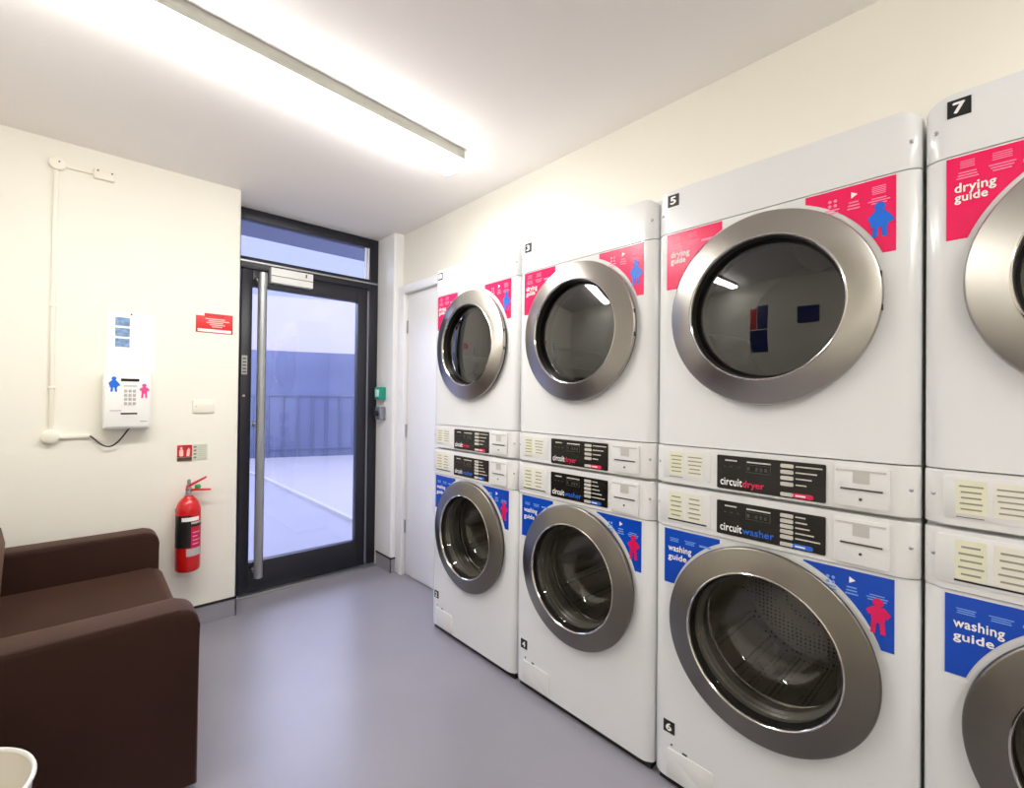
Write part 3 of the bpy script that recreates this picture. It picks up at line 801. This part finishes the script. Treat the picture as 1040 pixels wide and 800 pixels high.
bm = bmesh.new(); box(bm, -0.033, 0.034, -0.004, 0.0, 0.004, 0.088); bm_mesh('sign_board', bm, pbr('pale_sage_sign', (212, 214, 198), 0.5, noise=0.03, nscale=20), t)
bm = bmesh.new()
for k in range(4): box(bm, -0.029, -0.017, -0.0048, -0.004, 0.012 + k * 0.019, 0.021 + k * 0.019)
bm_mesh('symbols', bm, pbr('olive_symbol', (120, 124, 104), 0.5, noise=0.05, nscale=20), t, 0)
bm = bmesh.new()
for k in range(7): box(bm, -0.010, 0.026, -0.0048, -0.004, 0.012 + k * 0.0105, 0.0145 + k * 0.0105)
bm_mesh('printed_lines', bm, pbr('pale_green_ink', (180, 188, 170), 0.5, noise=0.02, nscale=20), t, 0)

# fire extinguisher
t = thing('fire_extinguisher', 'red fire extinguisher with black label hung on the cream wall', 'fire extinguisher', (0.417, YW - 0.066, 0.335))
R = 0.056
bm = bmesh.new()
lathe(bm, [(0.0, 0.0), (0.0, 0.046), (0.006, 0.053), (0.016, R), (0.318, R), (0.340, 0.053), (0.362, 0.044), (0.378, 0.032), (0.388, 0.022), (0.396, 0.020), (0.396, 0.0)], 'z', (0, 0, 0), 48)
bm_mesh('cylinder_body', bm, M['red'], t, 60)
bm = bmesh.new(); lathe(bm, [(0.394, 0.0), (0.394, 0.017), (0.412, 0.017), (0.416, 0.013), (0.436, 0.013), (0.44, 0.009), (0.478, 0.008), (0.482, 0.0)], 'z', (0, 0, 0), 24)
bm_mesh('valve', bm, M['satin'], t, 40)
def lever(x0, z0, x1, z1, w, th):
    bm = bmesh.new(); prism(bm, [(x0, z0), (x1, z1), (x1, z1 - th * 0.6), (x0, z0 - th)], 'y', -w, w, 0.001); return bm
bm_mesh('squeeze_lever', lever(-0.012, 0.446, 0.078, 0.490, 0.009, 0.014), M['red'], t)
bm_mesh('carry_handle', lever(-0.014, 0.432, 0.098, 0.420, 0.010, 0.013), M['red'], t)
bm = bmesh.new(); box(bm, 0.026, 0.052, -0.014, 0.010, 0.428, 0.448, 0.005); bm_mesh('safety_tag', bm, M['greentag'], t)['label'] = 'green safety tag'
def patch(name, a0, a1, z0, z1, mat, off=0.0008):
    bm = bmesh.new(); lathe(bm, [(z0, R + 0.0001), (z0, R + off), (z1, R + off), (z1, R + 0.0001)], 'z', (0, 0, 0), 20, 0, math.radians(a0), math.radians(a1), True)
    return bm_mesh(name, bm, mat, t, 40)
patch('label', 150, 275, 0.130, 0.298, M['blacklabel'])['label'] = 'black wrap label'
patch('label', 275, 338, 0.130, 0.222, M['magenta'])['label'] = 'magenta text panel'
patch('label', 235, 345, 0.238, 0.252, M['blacklabel'])['label'] = 'black band'
patch('label', 275, 345, 0.252, 0.262, M['silver_label'])['label'] = 'grey band'
patch('label', 232, 315, 0.268, 0.288, M['paper'], 0.0014)['label'] = 'white inspection label'
patch('label', 255, 330, 0.085, 0.125, M['silver_label'])['label'] = 'grey printed label'
bm = bmesh.new()
for k in range(4):
    lathe(bm, [(0.145 + 0.02 * k, R + 0.0008), (0.145 + 0.02 * k, R + 0.0013), (0.150 + 0.02 * k, R + 0.0013), (0.150 + 0.02 * k, R + 0.0008)], 'z', (0, 0, 0), 8, 0, math.radians(282), math.radians(282 + (34, 42, 26, 40)[k]), True)
bm_mesh('printed_lines', bm, M['pinkish_ink'], t, 0)
bm = bmesh.new(); box(bm, -0.02, 0.02, R - 0.004, 0.069, 0.10, 0.34, 0.002); box(bm, -0.05, 0.05, 0.056, 0.069, 0.30, 0.32); bm_mesh('wall_bracket', bm, M['greymetal'], t)

# cable trunking with round boxes
t = wall_thing('cable_trunking', 'cream trunking running up the wall left of the payment reader', 'cable trunking', -0.112, 1.045)
bm = bmesh.new(); box(bm, -0.007, 0.009, -0.014, 0.0, 0.03, 1.275, 0.002); bm_mesh('vertical_run', bm, M['wallplastic'], t)
bm = bmesh.new(); lathe(bm, [(-0.03, 0), (-0.03, 0.026), (-0.026, 0.031), (0.0, 0.031)], 'y', (0, 0, 0.018), 28); bm_mesh('junction_box', bm, M['wallplastic'], t)
bm = bmesh.new(); box(bm, 0.02, 0.136, -0.014, 0.0, 0.007, 0.023, 0.002); bm_mesh('horizontal_run', bm, M['wallplastic'], t)
for zz in (0.24, 0.62):
    bm = bmesh.new(); box(bm, -0.012, 0.014, -0.016, 0.0, zz, zz + 0.012, 0.002); bm_mesh('clip', bm, M['wallplastic'], t)
t = wall_thing('alarm_contact', 'cream box with round end under the ceiling at the trunking top', 'junction box', -0.105, 2.30)
bm = bmesh.new(); lathe(bm, [(-0.032, 0), (-0.032, 0.025), (-0.028, 0.030), (0.0, 0.030)], 'y', (0, 0, 0.035), 28); bm_mesh('round_box', bm, M['wallplastic'], t)
bm = bmesh.new(); box(bm, 0.022, 0.125, -0.014, 0.0, 0.026, 0.044, 0.002); bm_mesh('link_run', bm, M['wallplastic'], t)
bm = bmesh.new(); box(bm, 0.125, 0.202, -0.03, 0.0, 0.010, 0.054, 0.004); bm_mesh('square_box', bm, M['wallplastic'], t)
for (xx, zz) in ((0.14, 0.045), (0.192, 0.044), (0.006, 0.04)):
    bm = bmesh.new(); lathe(bm, [(-0.034, 0), (-0.034, 0.0035), (-0.029, 0.0035)], 'y', (xx, 0, zz), 10); bm_mesh('screw', bm, M['slot'], t)
pts = []
for k in range(25):
    s = k / 24
    pts.append((0.024 + s * 0.148, YW - 0.012 - 0.03 * s, 1.060 + (1.095 - 1.060) * s ** 3 - 0.058 * math.sin(PI * min(1, s * 1.02)) ** 1.2 + 0.0))
bm = bmesh.new(); tube(bm, pts, 0.0035, 8)
for v in bm.verts: v.co -= reader.location
bm_mesh('power_cable', bm, M['black'], reader, 60)['label'] = 'thin black cable looping to the trunking'

# ------------------------------------------------------------------ sofa
t = thing('sofa', 'dark brown leatherette two-seat sofa against the left wall', 'sofa', (0, 2.37, 0))
def side(x0, x1, z0, z1, r):
    pts = [(x0, z0), (x1, z0)]
    for k in range(9):
        a = PI / 2 * k / 8
        pts.append((x1 - r + r * math.cos(a), z1 - r + r * math.sin(a)))
    for k in range(5):
        a = PI / 2 + PI / 2 * k / 4
        pts.append((x0 + 0.02 + 0.02 * math.cos(a), z1 - 0.02 + 0.02 * math.sin(a)))
    return pts
SX0, SX1 = -0.655, 0.285
for (a, b) in ((1.775, 1.905), (2.872, 3.0)):
    bm = bmesh.new(); prism(bm, side(SX0, SX1, 0.02, 0.588, 0.055), 'y', a - 2.37, b - 2.37, 0.014, 3); bm_mesh('arm', bm, M['leather'], t, 60)
bm = bmesh.new(); box(bm, SX0, 0.268, 1.905 - 2.37, 2.872 - 2.37, 0.03, 0.30, 0.012, 3); bm_mesh('base', bm, M['leather'], t, 60)
bm = bmesh.new(); prism(bm, side(-0.30, 0.300, 0.27, 0.418, 0.05), 'y', 1.909 - 2.37, 2.868 - 2.37, 0.016, 3); bm_mesh('seat_cushion', bm, M['leather'], t, 60)
bm = bmesh.new(); prism(bm, [(SX0, 0.25), (-0.285, 0.25), (-0.245, 0.40), (-0.232, 0.64), (-0.245, 0.705), (-0.28, 0.725), (-0.55, 0.725), (SX0, 0.70)], 'y', 1.907 - 2.37, 2.870 - 2.37, 0.02, 3)
bm_mesh('backrest', bm, M['leather'], t, 50)
for (xx, yy) in ((-0.58, -0.53), (0.2, -0.53), (-0.58, 0.57), (0.2, 0.57)):
    bm = bmesh.new(); lathe(bm, [(0, 0), (0, 0.022), (0.032, 0.025), (0.032, 0)], 'z', (xx, yy, 0), 16); bm_mesh('foot', bm, M['black'], t)

# ------------------------------------------------------------------ white bin
t = thing('waste_bin', 'white round open bin in front of the brown sofa arm', 'bin', (-0.227, 1.385, 0))
bm = bmesh.new()
lathe(bm, [(0.0, 0.0), (0.0, 0.115), (0.006, 0.122), (0.482, 0.1615), (0.482, 0.158), (0.36, 0.145), (0.352, 0.138), (0.02, 0.115), (0.012, 0.0)], 'z', (0, 0, 0), 64)
bm_mesh('bin_body', bm, M['bin'], t, 50)
bm = bmesh.new(); lathe(bm, [(0.480, 0.158), (0.484, 0.157), (0.488, 0.160), (0.487, 0.164), (0.482, 0.166), (0.478, 0.164)], 'z', (0, 0, 0), 64, closed=True)
bm_mesh('rim', bm, M['plastic'], t, 60)

# ------------------------------------------------------------------ posters on the left wall (seen mirrored in the dryer doors)
for (yy, zz, w, hh, mt, lb) in ((1.26, 1.08, 0.34, 0.40, 'poster_a', 'large dark blue poster, lowest on the wall above the sofa'), (1.18, 1.50, 0.20, 0.46, 'poster_a', 'narrow dark blue poster above the large one'),
                                (1.36, 1.50, 0.13, 0.42, 'poster_b', 'red poster beside the narrow dark blue poster'), (0.42, 1.55, 0.34, 0.30, 'poster_a', 'dark blue poster on the left wall nearest the camera')):
    bm = bmesh.new(); box(bm, XL - 0.002, XL + 0.003, yy - w / 2, yy + w / 2, zz, zz + hh)
    setp(bm_mesh('poster', bm, M[mt], None, 0), lb, 'poster')

# ------------------------------------------------------------------ outside, beyond the glazed door
bm = bmesh.new(); box(bm, -14, 22, 3.40, 24, -0.14, -0.04)
struct('ground_outside', bm, M['ext_ground'], label='pale paved ground outside the entrance', cat='ground')
bm = bmesh.new(); prism(bm, [(-14, 3.40), (2.05, 3.40), (2.05, 8.2), (1.2, 15), (-14, 15)], 'z', -0.04, -0.034)
struct('ground_path', bm, M['ext_road'], label='blue-grey path outside nearest the door', cat='ground')
bm = bmesh.new(); prism(bm, [(2.05, 3.40), (2.10, 3.40), (2.10, 8.2), (1.25, 15), (1.2, 15), (2.05, 8.2)], 'z', -0.04, 0.0)
struct('trim_1', bm, M['ext_kerb'], label='white kerb line running away outside the door', cat='kerb')
ang = math.atan2(9.955 - 10.569, 4.478 - 2.816)
def far_wall(name, mat, z0, z1, off, label):
    bm = bmesh.new(); box(bm, -14, 14, off, off + 0.3, z0, z1)
    o = struct(name, bm, mat, label=label, cat='wall'); o.location = (2.9, 10.55, 0); o.rotation_euler = (0, 0, ang); return o
far_wall('wall_outside', M['ext_white'], 2.2, 3.35, 0.02, 'white rendered upper wall across the yard')
far_wall('wall_upper', M['ext_upper'], 3.35, 4.6, 0.03, 'grey-blue upper storey across the yard')
bw = far_wall('wall_panelling', M['ext_blue'], -0.04, 2.2, 0.0, 'blue panelled lower wall across the yard')
bm = bmesh.new()
for k in range(14): box(bm, -1.2 + k * 0.28, -1.18 + k * 0.28, -0.03, 0.0, 0.0, 1.25)
box(bm, -1.3, 2.7, -0.03, 0.0, 1.25, 1.29); box(bm, -1.3, 2.7, -0.03, 0.0, 0.12, 0.16)
bm_mesh('reflected_rails', bm, M['ext_bluedark'], bw)  # bars model faint railing shapes reflected in the blue wall
bm = bmesh.new(); box(bm, -0.4, 3.4, 3.42, 4.45, 2.62, 2.95)
struct('ceiling_canopy', bm, M['soffit'], label='blue-grey canopy over the entrance outside', cat='canopy')

# ------------------------------------------------------------------ light from the sky
w = bpy.data.worlds.new('World'); scene.world = w; w.use_nodes = True
bg = w.node_tree.nodes['Background']
bg.inputs['Color'].default_value = (0.60, 0.65, 1.0, 1); bg.inputs['Strength'].default_value = 8.0

# ------------------------------------------------------------------ camera
f, yaw, pitch, roll, ch = 472.42, 0.743791, 0.008328, 0.011283, 1.2669
F = Vector((math.sin(yaw) * math.cos(pitch), math.cos(yaw) * math.cos(pitch), math.sin(pitch)))
R0 = Vector((math.cos(yaw), -math.sin(yaw), 0)); U0 = R0.cross(F)
R2 = R0 * math.cos(roll) + U0 * math.sin(roll); U2 = -R0 * math.sin(roll) + U0 * math.cos(roll)
cd = bpy.data.cameras.new('camera'); cam = bpy.data.objects.new('camera', cd); COL.objects.link(cam)
cd.sensor_fit = 'HORIZONTAL'; cd.sensor_width = 36.0; cd.lens = 36.0 * f / 1040; cd.clip_start = 0.02; cd.clip_end = 200
mw = Matrix((R2, U2, -F)).transposed().to_4x4(); mw.translation = Vector((0, 0, ch))
cam.matrix_world = mw
scene.camera = cam

vs = scene.view_settings
scene.display_settings.display_device = 'sRGB'
vs.view_transform = 'Standard'; vs.look = 'None'; vs.gamma = 1.0; vs.exposure = 0.22; vs.use_curve_mapping = False
scene.cycles.use_denoising = True
scene.cycles.max_bounces = 10; scene.cycles.diffuse_bounces = 6; scene.cycles.glossy_bounces = 5; scene.cycles.transparent_max_bounces = 12
